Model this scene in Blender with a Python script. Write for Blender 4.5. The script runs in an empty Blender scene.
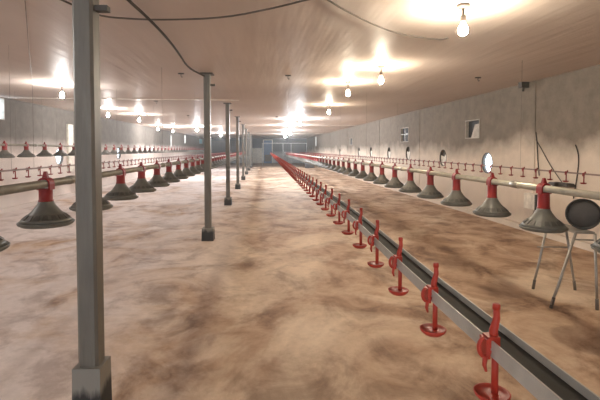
import bpy, bmesh, math, random
from mathutils import Vector, Matrix

random.seed(7)
S = bpy.context.scene
COL = S.collection

# ------------------------------------------------------------------ camera
F, EYE, YAW, PITCH = 433.0, 1.45, math.radians(5.016), math.radians(2.0)
cam_data = bpy.data.cameras.new('camera')
cam_data.sensor_width = 36.0
cam_data.lens = F / 600 * 36
cam_data.clip_start = 0.05
cam_data.clip_end = 200
cam_data.shift_y = -(200 - (149.5 + F * math.tan(PITCH))) / 600
cam = bpy.data.objects.new('camera', cam_data)
cam.location = (0, 0, EYE)
cam.rotation_euler = (math.pi / 2 - PITCH, 0, -YAW)
COL.objects.link(cam)
S.camera = cam

# ------------------------------------------------------------------ world, exposure
w = bpy.data.worlds.new('world')
w.use_nodes = True
S.world = w
bg = w.node_tree.nodes['Background']
bg.inputs[0].default_value = (0.72, 0.86, 1.0, 1)
bg.inputs[1].default_value = 5.0
S.view_settings.view_transform = 'Standard'
S.view_settings.look = 'None'
S.view_settings.gamma = 1
S.view_settings.use_curve_mapping = False
S.view_settings.exposure = 0.34
S.cycles.use_denoising = True
S.cycles.max_bounces = 8
S.cycles.diffuse_bounces = 5
S.cycles.sample_clamp_indirect = 6

BULB_GAIN = 1.0      # common factor on every bulb of the house

# ------------------------------------------------------------------ materials
def node_mat(name):
    m = bpy.data.materials.new(name)
    m.use_nodes = True
    nt = m.node_tree
    return m, nt, nt.nodes['Principled BSDF']

def N(nt, t, **kw):
    n = nt.nodes.new(t)
    for k, v in kw.items():
        if hasattr(n, k):
            setattr(n, k, v)
        else:
            n.inputs[k.replace('_', ' ')].default_value = v
    return n

def coords(nt, scale, rot=(0, 0, 0), space='Object'):
    tc = nt.nodes.new('ShaderNodeTexCoord')
    mp = nt.nodes.new('ShaderNodeMapping')
    mp.inputs['Scale'].default_value = scale
    mp.inputs['Rotation'].default_value = rot
    nt.links.new(tc.outputs[space], mp.inputs[0])
    return mp.outputs[0]

def noise(nt, vec, scale, detail=5, rough=.6, dist=0):
    n = nt.nodes.new('ShaderNodeTexNoise')
    n.inputs['Scale'].default_value = scale
    n.inputs['Detail'].default_value = detail
    n.inputs['Roughness'].default_value = rough
    n.inputs['Distortion'].default_value = dist
    nt.links.new(vec, n.inputs['Vector'])
    return n.outputs['Fac']

def ramp(nt, fac, stops):
    r = nt.nodes.new('ShaderNodeValToRGB')
    els = r.color_ramp.elements
    while len(els) < len(stops):
        els.new(.5)
    for e, (p, c) in zip(els, stops):
        e.position = p
        e.color = (*c, 1)
    nt.links.new(fac, r.inputs[0])
    return r.outputs[0]

def mix(nt, fac, a, b, mode='MIX'):
    m = nt.nodes.new('ShaderNodeMix')
    m.data_type = 'RGBA'
    m.blend_type = mode
    for i, v in ((0, fac), (6, a), (7, b)):
        if isinstance(v, (int, float)):
            m.inputs[i].default_value = v
        elif isinstance(v, tuple):
            m.inputs[i].default_value = (*v, 1)
        else:
            nt.links.new(v, m.inputs[i])
    return m.outputs[2]

def bump(nt, h, strength, dist=.02):
    b = nt.nodes.new('ShaderNodeBump')
    b.inputs['Strength'].default_value = strength
    b.inputs['Distance'].default_value = dist
    nt.links.new(h, b.inputs['Height'])
    return b.outputs[0]

def simple(name, col, rough=.5, metal=0.0, var=.25, scale=8, spec=.5):
    m, nt, p = node_mat(name)
    f = noise(nt, coords(nt, (1, 1, 1)), scale)
    lo = tuple(c * (1 - var) for c in col)
    hi = tuple(min(1, c * (1 + var)) for c in col)
    nt.links.new(ramp(nt, f, [(.3, lo), (.7, hi)]), p.inputs['Base Color'])
    p.inputs['Roughness'].default_value = rough
    p.inputs['Metallic'].default_value = metal
    p.inputs['Specular IOR Level'].default_value = spec
    return m

def floor_mat():
    m, nt, p = node_mat('dusty_earth_concrete')
    tc = nt.nodes.new('ShaderNodeTexCoord')
    sep = nt.nodes.new('ShaderNodeSeparateXYZ')
    nt.links.new(tc.outputs['Object'], sep.inputs[0])
    big = noise(nt, coords(nt, (1, .8, 1), (0, 0, .35)), .75, 8, .62, .9)
    mid = noise(nt, coords(nt, (1, .8, 1), (0, 0, -.5)), 2.1, 8, .66, .5)
    fine = noise(nt, coords(nt, (1, 1, 1)), 13, 8, .7)
    # dust mix shifts across the width: more and greyer to the left, less to the right
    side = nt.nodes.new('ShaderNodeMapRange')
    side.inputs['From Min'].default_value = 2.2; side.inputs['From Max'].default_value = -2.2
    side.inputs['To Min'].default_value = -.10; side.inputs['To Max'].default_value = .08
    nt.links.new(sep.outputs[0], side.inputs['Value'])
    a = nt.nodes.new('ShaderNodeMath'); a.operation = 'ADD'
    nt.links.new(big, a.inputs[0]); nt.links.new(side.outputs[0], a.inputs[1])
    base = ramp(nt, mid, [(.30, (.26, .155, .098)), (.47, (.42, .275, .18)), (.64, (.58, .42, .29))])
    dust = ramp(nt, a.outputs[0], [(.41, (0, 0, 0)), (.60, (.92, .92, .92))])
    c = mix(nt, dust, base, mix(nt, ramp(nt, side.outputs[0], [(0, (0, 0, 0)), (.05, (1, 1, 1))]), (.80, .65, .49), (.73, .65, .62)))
    dark = ramp(nt, mid, [(.36, (.50, .44, .40)), (.50, (1, 1, 1))])
    c = mix(nt, .6, c, dark, 'MULTIPLY')
    grain = ramp(nt, fine, [(.3, (.82, .81, .80)), (.7, (1.0, 1.0, 1.0))])
    c = mix(nt, 1.0, c, grain, 'MULTIPLY')
    nt.links.new(c, p.inputs['Base Color'])
    p.inputs['Roughness'].default_value = .75
    p.inputs['Specular IOR Level'].default_value = .25
    h = mix(nt, .3, mid, fine)
    nt.links.new(bump(nt, h, .35, .05), p.inputs['Normal'])
    return m

def wall_mat(name, grey, white, edge, rag=.9):
    """grey plaster above, limewash brushed on below `edge` metres, ragged border"""
    m, nt, p = node_mat(name)
    tc = nt.nodes.new('ShaderNodeTexCoord')
    sep = nt.nodes.new('ShaderNodeSeparateXYZ')
    nt.links.new(tc.outputs['Object'], sep.inputs[0])
    vec = coords(nt, (1, 1, 1))
    n1 = noise(nt, vec, .9, 6, .6)
    n2 = noise(nt, vec, 5, 8, .7)
    a = nt.nodes.new('ShaderNodeMath'); a.operation = 'MULTIPLY_ADD'
    nt.links.new(n1, a.inputs[0]); a.inputs[1].default_value = rag * 2
    nt.links.new(sep.outputs[2], a.inputs[2])
    mr = nt.nodes.new('ShaderNodeMapRange')
    mr.inputs['From Min'].default_value = edge + rag - .22
    mr.inputs['From Max'].default_value = edge + rag + .22
    nt.links.new(a.outputs[0], mr.inputs['Value'])
    g = ramp(nt, n2, [(.3, tuple(c * .78 for c in grey)), (.7, tuple(c * 1.18 for c in grey))])
    wv = mix(nt, .5, n1, n2)
    wh = ramp(nt, wv, [(.3, tuple(c * .8 for c in white)), (.65, white)])
    nt.links.new(mix(nt, mr.outputs[0], wh, g), p.inputs['Base Color'])
    p.inputs['Roughness'].default_value = .85
    p.inputs['Specular IOR Level'].default_value = .2
    nt.links.new(bump(nt, n2, .3, .02), p.inputs['Normal'])
    return m

def ceiling_mat():
    m, nt, p = node_mat('glossy_ceiling_sheet')
    streak = noise(nt, coords(nt, (5, .5, 1)), 1.2, 2, .5)
    cloud = noise(nt, coords(nt, (1, .6, 1)), .7, 5, .6)
    c = ramp(nt, cloud, [(.3, (.50, .42, .37)), (.7, (.59, .505, .45))])
    nt.links.new(c, p.inputs['Base Color'])
    p.inputs['Roughness'].default_value = .5
    p.inputs['Specular IOR Level'].default_value = .02
    cross = noise(nt, coords(nt, (.6, 7, 1)), 1.5, 3, .5)
    nt.links.new(bump(nt, mix(nt, .1, streak, cross), .4, .03), p.inputs['Normal'])
    return m

def emit(name, col, strength):
    m = bpy.data.materials.new(name)
    m.use_nodes = True
    nt = m.node_tree
    nt.nodes.remove(nt.nodes['Principled BSDF'])
    e = nt.nodes.new('ShaderNodeEmission')
    e.inputs[0].default_value = (*col, 1)
    e.inputs[1].default_value = strength * BULB_GAIN
    nt.links.new(e.outputs[0], nt.nodes['Material Output'].inputs[0])
    return m

def post_mat():
    m, nt, p = node_mat('painted_steel_post')
    v = coords(nt, (6, 6, .7))
    c = ramp(nt, noise(nt, v, 3, 6, .65), [(.3, (.095, .085, .07)), (.55, (.132, .12, .10)), (.75, (.18, .165, .14))])
    nt.links.new(c, p.inputs['Base Color'])
    p.inputs['Roughness'].default_value = .45
    return m

def footing_mat(name, zsplit):
    """bare cement on top, black bitumen paint below, with a brushed border"""
    m, nt, p = node_mat(name)
    tc = nt.nodes.new('ShaderNodeTexCoord')
    sep = nt.nodes.new('ShaderNodeSeparateXYZ')
    nt.links.new(tc.outputs['Object'], sep.inputs[0])
    n = noise(nt, coords(nt, (14, 14, 2)), 1.5, 5, .6)
    a = nt.nodes.new('ShaderNodeMath'); a.operation = 'MULTIPLY_ADD'
    nt.links.new(n, a.inputs[0]); a.inputs[1].default_value = .14
    nt.links.new(sep.outputs[2], a.inputs[2])
    mr = nt.nodes.new('ShaderNodeMapRange')
    mr.inputs['From Min'].default_value = zsplit + .05
    mr.inputs['From Max'].default_value = zsplit + .09
    nt.links.new(a.outputs[0], mr.inputs['Value'])
    nt.links.new(mix(nt, mr.outputs[0], (.02, .018, .017), (.20, .185, .16)), p.inputs['Base Color'])
    p.inputs['Roughness'].default_value = .7
    return m

M = {}
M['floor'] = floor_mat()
M['ceiling'] = ceiling_mat()
M['wall_right'] = wall_mat('wall_limewash_warm', (.19, .16, .13), (.72, .62, .52), 1.45, .5)
M['wall_left'] = wall_mat('wall_limewash_pale', (.15, .135, .12), (.70, .62, .57), 1.55, .25)
M['wall_end'] = wall_mat('wall_end_plaster', (.06, .07, .09), (.55, .56, .58), 1.1, .15)
M['seam'] = simple('pale_joint_strip', (.75, .70, .62), .3)
M['dark_seam'] = simple('dark_joint', (.25, .20, .17), .6)
M['post'] = post_mat()
M['red'] = simple('red_plastic', (.23, .012, .011), .45, var=.12, spec=.3)
M['red_bright'] = simple('orange_red_plastic', (.37, .036, .02), .45, var=.12, spec=.3)
M['pan'] = simple('grey_olive_plastic', (.105, .10, .082), .5, var=.2, scale=14)
M['pan_dark'] = simple('dark_olive_plastic', (.06, .056, .048), .5, var=.2, scale=14)
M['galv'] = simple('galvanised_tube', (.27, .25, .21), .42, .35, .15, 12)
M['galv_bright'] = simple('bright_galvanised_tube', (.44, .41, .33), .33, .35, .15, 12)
M['alu'] = simple('aluminium_rail', (.40, .38, .34), .5, .2, .15, 10)
M['alu_thin'] = simple('dull_rail', (.22, .15, .125), .5, .3, .15, 10)
M['pipe'] = simple('grey_water_pipe', (.055, .052, .045), .8, var=.15, spec=.15)
M['cord'] = simple('grey_cord', (.12, .10, .085), .9, spec=.15)
M['cable'] = simple('dark_cable', (.05, .04, .034), .9, spec=.15)
M['iron'] = simple('dark_iron', (.06, .052, .045), .6, .3)
M['white_metal'] = simple('white_painted_steel', (.66, .66, .64), .4)
M['black'] = simple('black_rubber', (.016, .015, .015), .5)
M['black_in'] = simple('worn_grey_rubber', (.055, .05, .048), .6)
M['steel'] = simple('grey_steel_leg', (.30, .28, .25), .4, .5)
M['rust'] = simple('dark_worn_steel', (.11, .09, .075), .6, .3)
M['blue'] = simple('blue_door_paint', (.05, .14, .30), .45)
M['white_board'] = simple('pale_board', (.70, .66, .58), .6)
M['glass_dark'] = simple('dirty_dark_pane', (.022, .023, .028), .6, spec=.15)
M['cover'] = simple('grey_vent_cover', (.42, .38, .33), .7)
M['duct_and_shade'] = simple('duct_and_shade', (.07, .06, .05), .7)  # dark rim lining; also colours the half-moon shade discs in the vents
M['socket'] = simple('brown_socket', (.13, .10, .08), .5)
M['drum'] = simple('dark_grey_drum', (.07, .075, .085), .5)
M['cyan'] = simple('cyan_sheet', (.20, .55, .62), .4)
M['bulb_warm'] = emit('warm_bulb', (1.0, .86, .66), 700)
M['bulb_near'] = emit('bright_warm_bulb', (1.0, .88, .68), 800)
M['bulb_white'] = emit('white_bulb', (1.0, .96, .92), 1050)
M['bulb_cool'] = emit('cool_bulb', (.93, .96, 1.0), 3000)

# ------------------------------------------------------------------ mesh helpers
class MB:
    def __init__(self):
        self.v, self.f, self.s = [], [], []
    def add(self, vs, fs, smooth=False, mtx=None):
        o = len(self.v)
        for p in vs:
            p = Vector(p)
            self.v.append(tuple(mtx @ p if mtx else p))
        for f in fs:
            self.f.append([i + o for i in f])
            self.s.append(smooth)
        return self
    def box(self, c, d, mtx=None):
        x, y, z = (k / 2 for k in d)
        vs = [(c[0] + a * x, c[1] + b * y, c[2] + e * z) for e in (-1, 1) for a, b in ((-1, -1), (1, -1), (1, 1), (-1, 1))]
        return self.add(vs, [(3, 2, 1, 0), (4, 5, 6, 7), (0, 1, 5, 4), (1, 2, 6, 5), (2, 3, 7, 6), (3, 0, 4, 7)], False, mtx)
    def bevel_box(self, c, d, b):
        """box with chamfered vertical edges"""
        x, y, z = (k / 2 for k in d)
        ring = [(-x + b, -y), (x - b, -y), (x, -y + b), (x, y - b), (x - b, y), (-x + b, y), (-x, y - b), (-x, -y + b)]
        return self.prism([(c[0] + p, c[1] + q) for p, q in ring], c[2] - z, c[2] + z)
    def prism(self, ring, z0, z1, scale=1.0):
        n = len(ring)
        cx = sum(p[0] for p in ring) / n; cy = sum(p[1] for p in ring) / n
        vs = [(p[0], p[1], z0) for p in ring] + [(cx + (p[0] - cx) * scale, cy + (p[1] - cy) * scale, z1) for p in ring]
        fs = [tuple(range(n))[::-1], tuple(range(n, 2 * n))] + [(i, (i + 1) % n, n + (i + 1) % n, n + i) for i in range(n)]
        return self.add(vs, fs)
    def lathe(self, prof, n=24, mtx=None, wave=None, caps=True, smooth=True):
        vs, fs = [], []
        for k, (r, z) in enumerate(prof):
            for i in range(n):
                a = 2 * math.pi * i / n
                rr = r * (1 + (wave[k] if wave and i % 2 else 0))
                vs.append((rr * math.cos(a), rr * math.sin(a), z))
        for k in range(len(prof) - 1):
            for i in range(n):
                j = (i + 1) % n
                fs.append((k * n + i, k * n + j, (k + 1) * n + j, (k + 1) * n + i))
        self.add(vs, fs, smooth, mtx)
        if caps:
            o = len(self.v)
            m = len(prof) - 1
            self.add([v for v in vs[:n]], [tuple(range(n))[::-1]], False, mtx)
            self.add([v for v in vs[m * n:]], [tuple(range(n))], False, mtx)
        return self
    def tube(self, pts, r, n=8, radii=None):
        pts = [Vector(p) for p in pts]
        vs, fs = [], []
        prev = None
        for k, p in enumerate(pts):
            t = (pts[min(k + 1, len(pts) - 1)] - pts[max(k - 1, 0)]).normalized()
            if prev is None:
                ref = Vector((0, 0, 1)) if abs(t.z) < .9 else Vector((1, 0, 0))
                a = t.cross(ref).normalized()
            else:
                a = (prev - t * prev.dot(t)).normalized()
            prev = a
            b = t.cross(a)
            rr = radii[k] if radii else r
            for i in range(n):
                q = 2 * math.pi * i / n
                vs.append(p + (a * math.cos(q) + b * math.sin(q)) * rr)
        L = len(pts)
        for k in range(L - 1):
            for i in range(n):
                j = (i + 1) % n
                fs.append((k * n + i, k * n + j, (k + 1) * n + j, (k + 1) * n + i))
        self.add(vs, fs, True)
        self.add(vs[:n], [tuple(range(n))[::-1]])
        self.add(vs[-n:], [tuple(range(n))])
        return self
    def extrude_y(self, prof, path):
        """closed profile [(x,z)] swept along path [(x,y,z)] staying upright"""
        n = len(prof)
        vs = [(px + q[0], py, pz + q[1]) for (px, py, pz) in path for q in prof]
        fs = []
        for k in range(len(path) - 1):
            for i in range(n):
                j = (i + 1) % n
                fs.append((k * n + i, k * n + j, (k + 1) * n + j, (k + 1) * n + i))
        self.add(vs, fs)
        return self
    def mesh(self, name, mat):
        me = bpy.data.meshes.new(name)
        me.from_pydata([tuple(v) for v in self.v], [], self.f)
        me.polygons.foreach_set('use_smooth', self.s)
        me.materials.append(mat)
        me.update()
        bm = bmesh.new(); bm.from_mesh(me)
        bmesh.ops.remove_doubles(bm, verts=bm.verts, dist=1e-6)
        bmesh.ops.recalc_face_normals(bm, faces=bm.faces)
        bm.to_mesh(me); bm.free()
        return me
    def build(self, name, mat, parent=None, loc=None):
        o = bpy.data.objects.new(name, self.mesh(name, mat))
        COL.objects.link(o)
        if parent: o.parent = parent
        if loc: o.location = loc
        return o

def inst(name, me, parent=None, loc=(0, 0, 0), rz=0):
    o = bpy.data.objects.new(name, me)
    COL.objects.link(o)
    o.parent = parent; o.location = loc; o.rotation_euler.z = rz
    return o

def tag(o, label=None, cat=None, group=None, kind=None):
    for k, v in (('label', label), ('category', cat), ('group', group), ('kind', kind)):
        if v: o[k] = v
    return o

def thing(name, label, cat, loc=(0, 0, 0), group=None, rz=0):
    o = bpy.data.objects.new(name, None)
    o.empty_display_size = .1
    COL.objects.link(o)
    o.location = loc; o.rotation_euler.z = rz
    return tag(o, label, cat, group)

ORD = ['nearest', 'second', 'third', 'fourth', 'fifth', 'sixth', 'seventh', 'eighth', 'ninth', 'tenth', 'eleventh', 'twelfth',
       'thirteenth', 'fourteenth', 'fifteenth', 'sixteenth']

# ------------------------------------------------------------------ the shell
XL, XR, Y0, Y1, HC = -5.95, 4.75, -4.0, 46.0, 2.65
T = .08

def carve(me_name, body, cutters, mat):
    """a wall body with openings cut out (mesh computed once, nothing left behind)"""
    ob = bpy.data.objects.new('wall_body', body.mesh('wall_body', mat)); COL.objects.link(ob)
    temp = [ob]
    for i, c in enumerate(cutters):
        k = bpy.data.objects.new('cutter', c.mesh('cutter', mat)); COL.objects.link(k); temp.append(k)
        md = ob.modifiers.new('cut', 'BOOLEAN'); md.operation = 'DIFFERENCE'; md.object = k; md.solver = 'EXACT'
    dg = bpy.context.evaluated_depsgraph_get()
    me = bpy.data.meshes.new_from_object(ob.evaluated_get(dg))
    for t in temp:
        bpy.data.objects.remove(t)
    me.name = me_name
    o = bpy.data.objects.new(me_name, me)
    COL.objects.link(o)
    return tag(o, kind='structure')

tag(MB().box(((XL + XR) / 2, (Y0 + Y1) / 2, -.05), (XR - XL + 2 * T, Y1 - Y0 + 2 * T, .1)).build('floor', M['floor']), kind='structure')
tag(MB().box(((XL + XR) / 2, (Y0 + Y1) / 2, HC + .05), (XR - XL + 2 * T, Y1 - Y0 + 2 * T, .1)).build('ceiling', M['ceiling']), kind='structure')
carve('wall_back', MB().box(((XL + XR) / 2, Y0 - T / 2, HC / 2), (XR - XL + 2 * T, T, HC)),
      [MB().box((-1.0, Y0 - T / 2, 1.1), (3.0, .8, 2.2))], M['wall_left'])      # added opening behind the viewpoint, unseen; lets sky light in as front fill

def round_cut(x, y, z, r, depth_out):
    m = Matrix.Translation((x, y, z)) @ Matrix.Rotation(math.pi / 2, 4, 'Y')
    return MB().lathe([(r, -depth_out), (r, depth_out)], 28, m, smooth=False)

VENT_R = .22
vents_right = [(8.79, 1.165, True), (11.03, 1.23, False), (13.78, 1.33, False), (15.9, 1.32, False), (18.6, 1.34, False), (20.95, 1.33, False), (26.15, 1.3, False)]
win_right = [(9.44, 1.91, .66, .42), (14.11, 1.94, .80, .48), (22.9, 1.88, .8, .38)]       # y, z, width, height
cut_r = [round_cut(XR + T / 2, y, z, VENT_R, .3) for y, z, op in vents_right]
cut_r += [MB().box((XR + T / 2, y, z), (.6, w_, h_)) for y, z, w_, h_ in win_right]
cut_r += [MB().box((XR + T / 2, 37.9, 2.15), (.6, .5, .8))]
carve('wall_right', MB().box((XR + T / 2, (Y0 + Y1) / 2, HC / 2), (T, Y1 - Y0, HC)), cut_r, M['wall_right'])

vents_left = [(13.35, 1.25), (18.68, 1.3)]
slots_left = [(10.45, 2.38, .36, .5), (29.1, 1.97, .42, .84), (34.3, 2.25, .6, .66), (43.2, 2.25, 2.6, .5)]
cut_l = [round_cut(XL - T / 2, y, z, .25, .3) for y, z in vents_left]
cut_l += [MB().box((XL - T / 2, y, z), (.6, w_, h_)) for y, z, w_, h_ in slots_left]
carve('wall_left', MB().box((XL - T / 2, (Y0 + Y1) / 2, HC / 2), (T, Y1 - Y0, HC)), cut_l, M['wall_left'])
tag(MB().box(((XL + XR) / 2, Y1 + T / 2, HC / 2), (XR - XL + 2 * T, T, HC)).build('wall_end', M['wall_end']), kind='structure')

# pilasters on the right wall, joint strips on the ceiling, kerb along the right wall
for i, y in enumerate((7.35, 12.9, 17.4, 24.0, 30.0)):
    tag(MB().box((XR - .006, y, HC / 2), (.012, .34, HC)).build('trim_%d' % (i + 1), M['wall_right']), kind='structure')
for i, y in enumerate((10.63, 21.3, 32)):
    tag(MB().box(((XL + XR) / 2 - (2.6 if i == 0 else 0), y, HC - .006), (XR - XL - (5.4 if i == 0 else .1), .035, .012)).build('trim_%d' % (i + 6), M['seam']), kind='structure')
m = MB().tube([(-1.892, 3.70, HC), (-2.797, 5.536, HC), (-5.02, 10.065, HC)], .004, 6)
tag(m.build('trim_9', M['dark_seam']), kind='structure')
tag(MB().box((XR - .05, (Y0 + Y1) / 2, .05), (.10, Y1 - Y0, .10)).build('baseboard_right', M['wall_right']), kind='structure')
tag(MB().box((XL + .05, (Y0 + Y1) / 2, .05), (.10, Y1 - Y0, .10)).build('baseboard_left', M['wall_left']), kind='structure')

# round ventilation holes of the right wall: rim ring in each, closed ones have a pale cover cut to leave a dark half-moon shade
vent_words = ['open round wall vent with daylight shining through, nearest on the right wall',
              'closed round wall vent, first past the daylit one', 'closed round wall vent below the grey paned window',
              'closed round wall vent, second past the daylit hole and the paned window', 'closed round wall vent, third past the grey paned window',
              'closed round wall vent close beside its neighbour, before the small dark window', 'farthest closed round wall vent past the small dark window']
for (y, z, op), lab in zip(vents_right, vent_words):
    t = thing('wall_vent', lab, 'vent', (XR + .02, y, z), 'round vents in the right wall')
    mt = Matrix.Rotation(math.pi / 2, 4, 'Y')
    ring = MB()
    ring.lathe([(VENT_R - .012, -.025), (VENT_R - .001, -.025), (VENT_R - .001, .058), (VENT_R - .012, .058), (VENT_R - .012, -.025)], 28, mt, caps=False)
    ring.build('rim_ring', M['duct_and_shade'], t)
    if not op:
        MB().lathe([(VENT_R - .012, .044), (VENT_R - .012, .056)], 28, mt, smooth=False).build('shadow_disc', M['duct_and_shade'], t)  # shadow in the top of the recess, put in as a dark disc
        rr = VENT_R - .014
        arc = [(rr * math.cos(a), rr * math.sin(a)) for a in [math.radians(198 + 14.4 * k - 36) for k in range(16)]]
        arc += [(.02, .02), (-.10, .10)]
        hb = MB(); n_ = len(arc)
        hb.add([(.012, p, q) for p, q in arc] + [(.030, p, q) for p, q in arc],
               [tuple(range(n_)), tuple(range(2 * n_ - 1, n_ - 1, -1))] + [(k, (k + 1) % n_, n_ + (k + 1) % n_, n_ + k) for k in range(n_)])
        hb.build('lit_cover', M['white_board'], t)  # lit part of the pale cover, cut away where the shadow falls
for (y, z), lab in zip(vents_left, ['round wall vent with daylight behind it, nearer one on the left wall', 'round wall vent with daylight behind it, farther one on the left wall']):
    t = thing('wall_vent', lab, 'vent', (XL - .02, y, z), 'round vents in the left wall')
    mt = Matrix.Rotation(math.pi / 2, 4, 'Y')
    MB().lathe([(.236, -.058), (.249, -.058), (.249, .025), (.236, .025), (.236, -.058)], 28, mt, caps=False).build('rim_ring', M['duct_and_shade'], t)

def wall_window(n, x, y, z, wd, ht, side, pane, board=False):
    """framed opening sitting in the wall; side +1 right wall, -1 left wall"""
    f = MB()
    e = .02
    for dy, dz, sy, sz in ((0, ht / 2 - e / 2, wd, e), (0, -ht / 2 + e / 2, wd, e), (wd / 2 - e / 2, 0, e, ht - 2 * e), (-wd / 2 + e / 2, 0, e, ht - 2 * e)):
        f.box((0, dy, dz), (.10, sy - .002, sz - .002))
    r = f.build('window_%d' % n, M['cover'], None, (x + side * .035, y, z))
    tag(r, kind='structure')
    if pane:
        MB().box((side * .03, 0, 0), (.008, wd - 2 * e, ht - 2 * e)).build('pane', pane, r)
    if board:
        b = MB()
        ww, hh = wd / 2 - e, ht / 2 - e
        vs = [(0, -ww, -hh), (0, ww * .45, -hh), (0, -ww * .1, hh * .55), (0, -ww, hh * .62)]
        vs2 = [(.01, a, b_) for _, a, b_ in vs]
        b.add(vs + vs2, [(0, 1, 2, 3), (7, 6, 5, 4), (0, 4, 5, 1), (1, 5, 6, 2), (2, 6, 7, 3), (3, 7, 4, 0)])
        b.build('torn_plastic_sheet', M['cover'], r, (0, 0, 0))
    return r

wall_window(1, XR, *win_right[0], 1, M['glass_dark'], True)
w2 = wall_window(2, XR, *win_right[1], 1, M['glass_dark'])
MB().box((-.02, 0, 0), (.03, .025, .42)).box((-.02, 0, .02), (.03, .74, .02)).build('glazing_bar', M['steel'], w2)
wall_window(3, XR, *win_right[2], 1, M['glass_dark'])
wall_window(4, XR, 37.9, 2.15, .5, .8, 1, None)
for i, (y, z, wd, ht) in enumerate(slots_left):
    wall_window(5 + i, XL, y, z, wd, ht, -1, M['cyan'] if i == 3 else None)

# blue door, dark cooling pads and pale panel on the end wall
d = MB().box((.62, Y1 - .03, 1.2), (.86, .06, 2.4)).build('door_1', M['blue'])
tag(d, kind='structure')
fr = MB()
for px in (.15, 1.09): fr.box((px, Y1 - .05, 1.22), (.08, .1, 2.44))
fr.box((.62, Y1 - .05, 2.46), (1.02, .1, .06))
fr.build('door_frame', M['white_board'], d)
MB().box((.62, Y1 - .07, .55), (.7, .02, .7)).build('kick_panel', M['rust'], d)
MB().tube([(.95, Y1 - .06, 1.1), (.95, Y1 - .12, 1.1), (.85, Y1 - .12, 1.1)], .012).build('handle', M['steel'], d)
tag(MB().box((-.55, Y1 - .04, .8), (1.1, .08, 1.6)).build('trim_10', M['white_board']), kind='structure')
for px, lab in ((-4.4, 'dark slatted cooling pad on the end wall, outer one near the corner'), (-2.1, 'dark slatted cooling pad on the end wall, inner one toward the blue door')):
    t = thing('cooling_pad', lab, 'cooling pad', (px, Y1, 0), 'cooling pads on the end wall')
    MB().box((0, -.06, 1.55), (2.1, .10, 1.5)).build('pad', M['drum'], t)
    f = MB()
    for zz in (.78, 2.32): f.box((0, -.07, zz), (2.2, .13, .05))
    for xx in (-1.08, 1.08): f.box((xx, -.07, 1.55), (.05, .13, 1.5))
    f.build('frame', M['rust'], t)
t = thing('fan_shutter', 'dark square shutter on the end wall, past the blue door near the far corner', 'shutter', (3.9, Y1, 0))
MB().box((0, -.05, 1.6), (1.2, .08, 1.3)).build('louvre', M['drum'], t)
f = MB()
for zz in (.93, 2.27): f.box((0, -.06, zz), (1.3, .12, .05))
for xx in (-.63, .63): f.box((xx, -.06, 1.6), (.05, .12, 1.3))
f.build('frame', M['rust'], t)

# pale board fixed to the left wall
b = MB().box((XL + .03, 14.0, 1.5), (.06, .34, 1.45)).build('wall_board', M['white_board'])
tag(b, 'pale upright board fixed to the left wall, half hidden by the nearest post', 'board')

# ------------------------------------------------------------------ support posts
post_y = [2.12, 7.0, 11.4, 16.0, 20.8, 25.4, 30.0, 34.6, 39.2]
post_x = [-.815, -.862, -.885, -.885, -.89, -.90, -.90, -.90, -.90]
foot_tall = footing_mat('footing_tall', .32)
foot_low = footing_mat('footing_low', .16)
for i, (x, y) in enumerate(zip(post_x, post_y)):
    lab = '%s square grey steel post of the row, on a black-painted footing' % ORD[i]
    if i == 0: lab = 'nearest square grey steel post, big in front, on a tall cement footing painted black below'
    if i == 8: lab = 'farthest square grey steel post of the row, on a black-painted footing'
    t = thing('support_post', lab, 'post', (x, y, 0), 'steel posts in a row down the house', math.radians(-3))
    tag(t, kind='thing')
    fh = .43 if i == 0 else .2
    wd = .093 if i == 0 else .10
    MB().bevel_box((0, 0, (fh - .05 + HC) / 2), (wd, wd, HC - fh + .05), .012).build('shaft', M['post'], t)
    fw = .068 if i == 0 else .092
    ft = MB().prism([(-fw, -fw), (fw, -fw), (fw, fw), (-fw, fw)], 0, fh, .94)
    ft.build('footing', foot_tall if i == 0 else foot_low, t)
    if i == 0:
        MB().box((.075, 0, 2.105), (.06, .04, .025)).build('bracket', M['iron'], t)
    elif i < 5:
        MB().box((.09, 0, 2.47), (.07, .04, .03)).build('bracket', M['iron'], t)
    MB().box((0, 0, HC - .008), (.2, .2, .016)).build('top_plate', M['iron'], t)

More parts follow.
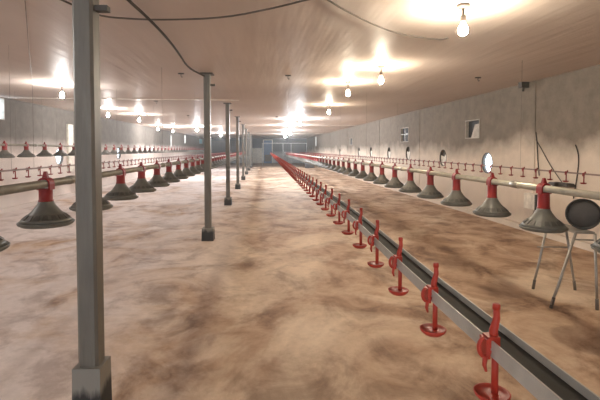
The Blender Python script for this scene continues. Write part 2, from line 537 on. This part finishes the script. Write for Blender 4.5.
# ------------------------------------------------------------------ hanging lamps
def lamp_meshes(mat, k=1.0):
    rose = MB().lathe([(.055, .2), (.055, .185), (.04, .17), (.02, .165)], 16).mesh('ceiling_rose', M['socket'])
    holder = MB().lathe([(.010, .17), (.010, .115), (.022, .11), (.022, .06), (.018, .055)], 14).mesh('lamp_holder', M['socket'])
    prof = [(.013, .058), (.015, .045), (.024, .03), (.033 * k, .008), (.036 * k, -.012), (.033 * k, -.032), (.022 * k, -.048), (.006, -.056)]
    bulb = MB().lathe(prof, 16).mesh('bulb', mat)
    return rose, holder, bulb
sets = {k: lamp_meshes(M[k], s) for k, s in (('bulb_warm', 1), ('bulb_near', 1.1), ('bulb_white', 1), ('bulb_cool', 1.5))}
lamps = [
    (1.666, 3.5, 'bulb_near', 'lit bare bulb on the ceiling, nearest and largest, by the end of the sagging cable'),
    (1.71, 6.147, 'bulb_warm', 'second lit bare bulb of the right-hand ceiling row'),
    (1.521, 7.604, 'bulb_warm', 'third lit bare bulb of the right-hand ceiling row, just past the second'),
    (1.785, 11.484, 'bulb_warm', 'fourth lit bare bulb of the right-hand ceiling row'),
    (1.473, 16.8, 'bulb_cool', 'fifth bare bulb of the right-hand ceiling row, cold white in the far glare'),
    (1.36, 21.1, 'bulb_cool', 'sixth bare bulb of the right-hand ceiling row, cold white in the far glare'),
    (-2.9, 31.0, 'bulb_cool', 'added cold white bulb hidden by the second post, brightening the far floor'),  # unseen bulb added to brighten the far floor
    (1.75, 33.0, 'bulb_cool', 'last bare bulb of the right-hand ceiling row before the white pipe frame'),
    (1.75, 27.0, 'bulb_cool', 'seventh bare bulb of the right-hand ceiling row, cold white in the far glare'),
    (-3.654, 8.341, 'bulb_white', 'lit bare bulb of the left ceiling row, seen just left of the nearest post'),
    (-4.446, 13.04, 'bulb_white', 'lit bare bulb of the left ceiling row, first to the right of the nearest post'),
    (-4.152, 15.152, 'bulb_white', 'lit bare bulb of the left ceiling row, second to the right of the nearest post'),
    (-5.052, 21.708, 'bulb_white', 'lit bare bulb of the left ceiling row, third to the right of the nearest post'),
    (-4.791, 23.98, 'bulb_white', 'lit bare bulb of the left ceiling row, fourth to the right of the nearest post'),
    (-3.318, 22.644, 'bulb_cool', 'cold white bare bulb just left of the second post'),
    (1.7, -1.4, 'bulb_warm', 'added fill bulb behind the viewpoint on the right, outside the picture'),  # added bulb, never in view: front fill for the near post and pans
    (-3.6, -1.2, 'bulb_white', 'added fill bulb behind the viewpoint on the left, outside the picture'),  # second added bulb behind the viewpoint, same front fill
    (-4.2, 3.6, 'bulb_white', 'added fill bulb extending the left ceiling row, outside the picture on the left'),  # added bulb beyond the left edge, unseen, more fill on the near things
]
for x, y, kind, lab in lamps:
    t = thing('hanging_lamp', lab, 'lamp', (x, y, 2.45), 'bare bulbs under the ceiling')
    for nm, me in zip(('ceiling_rose', 'lamp_holder', 'bulb'), sets[kind]):
        inst(nm, me, t)

# ------------------------------------------------------------------ feeder lines and feeder pans
def hang_cords(t, pts):
    for x, y, z in pts:
        MB().tube([(x, y, z), (x, y, HC)], .0013, 5).build('hanger_cord', M['cord'], t)

def pan_meshes(D, cone, tower, tube_r, red):
    """pan, grill cone, red drop tower with its clip; origin at the pan's rim level, tube centre at cone+tower"""
    R = D / 2
    pan = MB().lathe([(R * .55, -.010), (R * .86, -.006), (R * .975, .006), (R, .020), (R * .975, .023), (R * .94, .012), (R * .6, -.002)], 36).mesh('pan_dish', M['pan'])
    n = 32
    prof = [(R * .95, .022), (R * .85, .022 + cone * .15), (R * .67, .022 + cone * .33), (R * .50, .022 + cone * .53), (R * .365, .022 + cone * .76), (R * .29, cone + .01), (R * .275, cone + .022)]
    wave = [-.02, -.05, -.06, -.055, -.04, -.01, 0]
    grill = MB().lathe(prof, n, None, wave).mesh('grill_cone', M['pan'])
    lip = MB()
    for i in range(16):
        a = 2 * math.pi * i / 16
        mt = Matrix.Rotation(a, 4, 'Z')
        lip.add([(R * .84, -.020, .023 + cone * .17), (R * .84, .020, .023 + cone * .17), (R * .66, .013, .023 + cone * .36), (R * .66, -.013, .023 + cone * .36),
                 (R * .80, -.020, .018 + cone * .2), (R * .80, .020, .018 + cone * .2), (R * .62, .013, .019 + cone * .41), (R * .62, -.013, .019 + cone * .41)],
                [(0, 1, 2, 3), (7, 6, 5, 4), (0, 4, 5, 1), (1, 5, 6, 2), (2, 6, 7, 3), (3, 7, 4, 0)], False, mt)
    slots = lip.mesh('feed_slots', M['pan_dark'])
    zt = cone + tower
    rw = R * .26
    tw = MB().lathe([(rw * 1.04, cone + .012), (rw * 1.06, cone + .03), (rw * .98, cone + .034), (rw * .96, zt - tube_r - .02), (rw * 1.0, zt - tube_r - .004)], 20, None, [0, 0, -.05, -.05, 0]).mesh('drop_tower', M[red])
    # saddle arched over the tube (runs along local y) with cheeks down to the tower and a peaked hook
    cl = MB()
    ri, ro, drop, hl = tube_r + .004, tube_r + .015, tube_r + .012, R * .2
    arc_i = [(ri, -drop)] + [(ri * math.cos(math.pi * k / 10), ri * math.sin(math.pi * k / 10)) for k in range(11)] + [(-ri, -drop)]
    arc_o = [(ro, -drop)] + [(ro * math.cos(math.pi * k / 10), ro * math.sin(math.pi * k / 10)) for k in range(11)] + [(-ro, -drop)]
    k = len(arc_i)
    vs = [(p, yy, zt + q) for yy in (-hl, hl) for p, q in arc_i + arc_o]
    fs = []
    for e in range(k - 1):
        fs += [(e, e + 1, k + e + 1, k + e), (2 * k + e, 3 * k + e, 3 * k + e + 1, 2 * k + e + 1),
               (e, 2 * k + e, 2 * k + e + 1, e + 1), (k + e, k + e + 1, 3 * k + e + 1, 3 * k + e)]
    fs += [(0, k, 3 * k, 2 * k), (k - 1, 3 * k - 1, 4 * k - 1, 2 * k - 1)]
    cl.add(vs, fs)
    cl.prism([(-.017, -.016), (.017, -.016), (.017, .016), (-.017, .016)], zt + ro - .003, zt + tube_r + .055, .5)
    clip = cl.mesh('tube_clip', M[red])
    return [('pan_dish', pan, None), ('grill_cone', grill, None), ('feed_slots', slots, 1), ('drop_tower', tw, None), ('tube_clip', clip, 3)]

def feeder_row(word, group, x, z_rim, D, cone, tower, tube_r, y_first, pitch, count, red, y_start, cords, line_label, n_named=10, jitter=0.0):
    zt = z_rim + cone + tower
    t = thing('feeder_line', line_label, 'feeder line', (x, 0, 0))
    segs = MB().tube([(0, y_start, zt), (0, 20, zt), (0, Y1 - 3, zt)], tube_r, 14)
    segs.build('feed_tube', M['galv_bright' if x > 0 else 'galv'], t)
    jm = MB().lathe([(tube_r + .0005, -.05), (tube_r + .005, -.05), (tube_r + .005, .05), (tube_r + .0005, .05)], 14, Matrix.Rotation(math.pi / 2, 4, 'X'), caps=False).mesh('tube_coupling', M['galv'])
    k = y_first + pitch * 1.5
    c = 0
    while k < Y1 - 5 and c < 9:
        inst('tube_coupling', jm, t, (0, k, zt)); k += pitch * 4; c += 1
    hang_cords(t, [(0, y_, zt) for y_ in cords])
    parts = pan_meshes(D, cone, tower, tube_r, red)
    for i in range(count):
        y = y_first + pitch * i
        if i < n_named:
            lab = 'grey feeder pan with red tower, %s on the %s' % (ORD[i] if i else 'nearest the camera', word)
        else:
            lab = 'small far feeder pan, past the %s on the %s' % (ORD[n_named - 1], word)
        if len(lab.split()) > 16: lab = lab.replace('grey feeder pan with red tower', 'feeder pan with red tower').replace('small far feeder', 'far feeder')
        p = thing('feeder_pan', lab, 'feeder pan', (x, y, z_rim), group, random.uniform(-.15, .15) if jitter else 0)
        done = []
        for nm, me, par in parts:
            o = inst(nm, me, p if par is None else done[par])
            done.append(o)
        p.rotation_euler.z = 0
    
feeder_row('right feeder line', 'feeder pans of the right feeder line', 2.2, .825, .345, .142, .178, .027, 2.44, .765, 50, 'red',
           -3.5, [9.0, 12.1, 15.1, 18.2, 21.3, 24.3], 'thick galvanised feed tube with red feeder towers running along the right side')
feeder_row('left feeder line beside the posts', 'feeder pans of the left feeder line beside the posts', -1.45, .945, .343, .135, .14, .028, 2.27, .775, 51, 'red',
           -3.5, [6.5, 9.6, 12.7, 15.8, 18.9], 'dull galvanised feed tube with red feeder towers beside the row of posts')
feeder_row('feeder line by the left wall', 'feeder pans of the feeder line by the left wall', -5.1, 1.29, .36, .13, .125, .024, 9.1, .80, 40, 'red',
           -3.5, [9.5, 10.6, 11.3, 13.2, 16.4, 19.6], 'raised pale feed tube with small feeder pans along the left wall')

# ------------------------------------------------------------------ drinker lines
def drinker_meshes(red, sc=1.0):
    sp = 1.0 if sc == 1.0 else .3           # the side rows carry only a short nub above the rail
    """red saddle with hook and clip (origin: rail top centre), and its stem with drip cup, hung on the rail's left wall"""
    b = MB()
    x0 = -.030 * sc
    # spike rising above the rail
    b.tube([(x0 + .012, 0, -.012), (x0 + .010, 0, .014 * sp), (x0 + .016, 0, .038 * sp), (x0 + .015, .0, .058 * sp)], .006, 8, [.0085, .008, .0065, .0058])
    b.lathe([(.0072, .054 * sp), (.0072, .063 * sp), (.005, .065 * sp)], 8, Matrix.Translation((x0 + .015, 0, 0)))
    # saddle block gripping the left wall of the rail
    b.box((x0 + .006, 0, -.004), (.022, .024, .020))
    b.box((x0 - .006, 0, -.016), (.008, .026, .036))
    # clip loop on the outer side
    loop = []
    for k in range(11):
        a = math.radians(100 + 24 * k)
        loop.append((x0 - .012 + .011 * math.cos(a), -.010, -.012 + .017 * math.sin(a)))
    b.tube(loop, .0042, 6)
    b.tube([(x0 - .010, -.010, -.026), (x0 - .013, -.012, -.045), (x0 - .010, -.013, -.056)], .004, 6, [.005, .004, .0025])
    br = b.mesh('drinker_bracket', M[red])
    c = MB()
    c.tube([(-.016, 0, -.030 * sc), (-.016, 0, -.06), (-.016, 0, -.104)], .0065, 8)
    c.lathe([(.010, -.116), (.022, -.114), (.031, -.106), (.033, -.100), (.030, -.099), (.026, -.1025), (.008, -.101)], 20, Matrix.Translation((-.021, 0, -.003)))
    cup = c.mesh('drip_cup', M[red])
    return br, cup

def drinker_row(x, zfun, y_first, pitch, n, red, rail_mat, label, cords, y_start, y_end, sc=1.0, tail=0, slant=0.0):
    t = thing('drinker_line', label, 'drinker line', (x, 0, 0), None, -slant)
    ys = []
    y = y_start
    while y < 6: ys.append(y); y += .2
    ys += [8, 12, 20, 30, y_end]
    path = [(0, q, zfun(q)) for q in ys]
    w_, h_, th = .030 * sc, .030 * sc, .003
    prof = [(-w_, 0), (-w_, -h_), (w_, -h_), (w_, 0), (w_ - th, 0), (w_ - th, -h_ + th), (-w_ + th, -h_ + th), (-w_ + th, 0)]
    MB().extrude_y(prof, path).build('support_rail', M[rail_mat], t)
    q_ = w_ - th - .0008
    MB().extrude_y([(-q_, -h_ + th + .0005), (q_, -h_ + th + .0005), (q_, -.014 * sc), (-q_, -.014 * sc)], path).build('water_pipe', M['pipe'], t)
    hang_cords(t, [(0, q, zfun(q) - .012) for q in cords])
    br, cup = drinker_meshes(red, sc)
    for i in range(n):
        yy = y_first + pitch * i
        o = inst('nipple_drinker', br, t, (0, yy, zfun(yy)))
        inst('drip_cup', cup, o)
    if tail:
        me = MB()
        for i in range(n, n + tail):
            yy = y_first + pitch * i
            for src in (br, cup):
                me.add([(v.co.x, v.co.y + yy, v.co.z + zfun(yy)) for v in src.vertices], [tuple(p.vertices) for p in src.polygons])
        tag(me.build('far_drinkers', M[red], t), kind='stuff')

def z_near(y):
    return 1.098 if y < .9 else 1.132 - .034 * math.exp(-((y - .9) / .9) ** 2)
drinker_row(.443, z_near, .765 - .29, .288, 100, 'red_bright', 'alu', 'grey rail with orange-red drip cups in the foreground, running down the middle of the house',
            [9, 15, 21, 27], -2.5, 42, 1.0, 40, .009)
drinker_row(3.5, lambda y: 1.21 if y > 9 else 1.21 - .022 * ((9 - y) / 5) ** 2, 4.41, .275, 100, 'red', 'alu_thin', 'thin rail with small red drip cups hanging in front of the right wall',
            [5.6, 11, 16, 21], -2.5, 42, .55, 30)
drinker_row(-2.9, lambda y: 1.217, 4.83, .2885, 100, 'red', 'alu_thin', 'thin rail with small red drip cups between the two left feeder lines',
            [5.3, 5.8, 9, 12, 15], -2.5, 42, .6, 28)

# ------------------------------------------------------------------ trestle with the round black tub
t = thing('trestle_stand', 'grey four-legged metal stand by the right wall, under the round black tub', 'stand', (0, 0, 0))
top = [(2.84, 3.68), (2.995, 3.64), (3.03, 4.07), (2.875, 4.12)]
feet = [(2.631, 3.70), (2.995 + .02, 3.618), (3.216, 4.158), (2.804, 4.227)]
MB().prism(top, .685, .705).build('top_plate', M['steel'], t)
for (a, b_), (c_, d_) in zip(top, feet):
    l = MB().tube([(a, b_, .69), (a + (c_ - a) * .7, b_ + (d_ - b_) * .7, .21), (c_, d_, .03)], .012, 8).build('leg', M['steel'], t)
    MB().tube([(a + (c_ - a) * .88, b_ + (d_ - b_) * .88, .10), (c_, d_, 0.0)], .0145, 8).build('leg_sleeve', M['rust'], l)
MB().tube([(2.83, 3.69, .63), (3.0, 3.64, .63)], .007, 6).build('rung', M['steel'], t)
MB().tube([(2.79, 4.15, .46), (3.10, 4.10, .46)], .007, 6).build('rung', M['steel'], t)
mt = Matrix.Translation((2.972, 3.76, .851)) @ Matrix.Scale(.92, 4) @ Matrix.Rotation(math.radians(-38), 4, 'Z') @ Matrix.Rotation(math.pi / 2, 4, 'X')
tub = thing('tub', 'round black rubber tub lying on its side on the grey metal stand', 'tub', (0, 0, 0))
MB().lathe([(.10, -.20), (.128, -.19), (.148, .0), (.157, .0), (.157, .018), (.140, .018), (.120, -.17), (.0005, -.175)], 32, mt).build('shell', M['black'], tub)
MB().lathe([(.1385, -.012), (.13, -.004), (.0005, -.002)], 32, mt).build('lid', M['black_in'], tub)

# junction box, bracket and cables on the right wall
jb = MB().box((4.66, 7.06, .56), (.16, .30, .26)).build('junction_box', M['white_board'])
tag(jb, 'pale box low on the right wall behind the second feeder pan', 'box')
MB().box((4.66, 6.895, .56), (.16, .03, .26)).build('side_plate', M['iron'], jb)
wb = MB()
wb.box((XR - .10, 6.4, .90), (.2, .05, .06)).prism([(4.60, 6.15), (4.75, 6.15), (4.75, 6.65), (4.60, 6.65)], .88, .93, .8)
tag(wb.build('wall_bracket', M['iron']), 'dark iron bracket on the right wall above the thick feed tube', 'bracket')
def cable(name, label, pts, r, cat='cable', mat='cable'):
    # smooth the polyline a little
    P = [Vector(p) for p in pts]
    for _ in range(2):
        Q = [P[0]]
        for a, b_ in zip(P, P[1:]):
            Q += [a.lerp(b_, .25), a.lerp(b_, .75)]
        P = Q + [P[-1]]
    return tag(MB().tube(P, r, 6).build(name, M[mat]), label, cat)
cable('wall_cable', 'dark cable hanging straight down the right wall past the first pilaster', [(4.735, 7.14, 1.75), (4.735, 7.10, 1.56), (4.735, 7.08, 1.3), (4.735, 7.03, 1.0)], .008)
cable('wall_cable', 'dark cable slanting down the right wall to the iron bracket', [(4.735, 7.13, 1.62), (4.735, 6.95, 1.42), (4.735, 6.72, 1.16), (4.70, 6.42, .94)], .007)
cable('wall_cable', 'thin dark cable curving down the right wall nearest the camera', [(4.735, 6.18, 1.52), (4.735, 6.10, 1.35), (4.735, 6.12, 1.1), (4.735, 6.2, .7)], .008)
t = thing('ceiling_bracket', 'small dark bracket at the top of the first right-wall pilaster', 'bracket', (XR, 7.5, HC))
MB().box((-.09, -.1, -.05), (.14, .10, .10)).build('plate', M['iron'], t)
MB().tube([(-.09, -.1, -.09), (-.10, -.1, -.16)], .02, 8).build('hook', M['iron'], t)

# ceiling cables
cable('ceiling_cable', 'dark cable running along the ceiling to the top of the second post',
      [(-1.06, 2.6, 2.60), (-1.024, 3.478, 2.6), (-.993, 3.848, 2.6), (-.967, 4.496, 2.595), (-.984, 5.26, 2.6), (-1.037, 6.272, 2.6), (-.897, 6.93, 2.60)], .013)
cable('ceiling_cable', 'thin sagging cable crossing the ceiling from the nearest post to the nearest bulb',
      [(-1.577, 3.595, 2.63), (-1.413, 3.913, 2.6), (-1.156, 3.977, 2.6), (-.855, 3.98, 2.6), (-.319, 3.874, 2.6), (.15, 3.564, 2.61), (.439, 3.395, 2.64), (.497, 3.413, 2.64),
       (.696, 3.619, 2.61), (1.184, 4.124, 2.6), (1.499, 4.318, 2.6), (1.867, 4.447, 2.6), (1.969, 4.48, 2.63)], .008, mat='cord')

# ceiling hooks
hk = MB().box((0, 0, -.008), (.09, .03, .016)).mesh('hook_plate', M['iron'])
hk2 = MB().tube([(0, 0, -.014), (0, 0, -.05), (.012, 0, -.066), (.026, 0, -.056)], .006, 6).mesh('hook', M['iron'])
hooks = [(-1.264, 6.987, 'just left of the second post'), (.422, 7.027, 'right of the second post'), (3.577, 6.949, 'above the window in the right wall'),
         (-2.598, 10.989, 'beyond the pale joint strip on the left'), (-3.883, 15.141, 'above the left bulb row'), (-2.572, 15.466, 'left of the third post'), (.543, 15.66, 'far above the middle of the floor')]
for x, y, lab in hooks:
    t = thing('ceiling_hook', 'small dark iron hook in the ceiling, %s' % lab, 'hook', (x, y, HC), 'iron hooks in the ceiling')
    inst('hook_plate', hk, t); inst('hook', hk2, t)

# ------------------------------------------------------------------ far end: white pipe frame and dark drum
t = thing('pipe_frame', 'white pipe frame standing across the far end of the house', 'pipe frame', (0, 38, 0))
MB().tube([(0, 0, 2.0), (3.95, 0, 2.0)], .02, 8).build('top_rail', M['white_metal'], t)
for x in (.03, 1.84, 2.55, 3.92):
    MB().tube([(x, 0, 0), (x, 0, 2.0)], .02, 8).build('upright', M['white_metal'], t)
t = thing('drum', 'dark grey drum standing on the floor far down the right side', 'drum', (3.75, 34, 0))
MB().lathe([(.36, 0), (.38, .02), (.38, .27), (.40, .29), (.38, .31), (.38, .58), (.40, .60), (.38, .62), (.38, .86), (.36, .88)], 24).build('barrel', M['drum'], t)
MB().lathe([(.385, .87), (.385, .90), (.05, .91)], 24).build('lid', M['iron'], t)

# ------------------------------------------------------------------ dusty air
hm = bpy.data.materials.new('dusty_air')
hm.use_nodes = True
nt = hm.node_tree
nt.nodes.remove(nt.nodes['Principled BSDF'])
vs_ = nt.nodes.new('ShaderNodeVolumeScatter')
vs_.inputs['Color'].default_value = (1, .97, .94, 1)
vs_.inputs['Density'].default_value = .0042
vs_.inputs['Anisotropy'].default_value = .5
nt.links.new(vs_.outputs[0], nt.nodes['Material Output'].inputs['Volume'])
hz = MB().box(((XL + XR) / 2, (Y0 + Y1) / 2, HC / 2), (XR - XL + 1.6, Y1 - Y0 + 1.6, HC + 1.0)).build('haze', hm)
tag(hz, 'thin dusty haze filling the air of the whole poultry house', 'haze', kind='stuff')
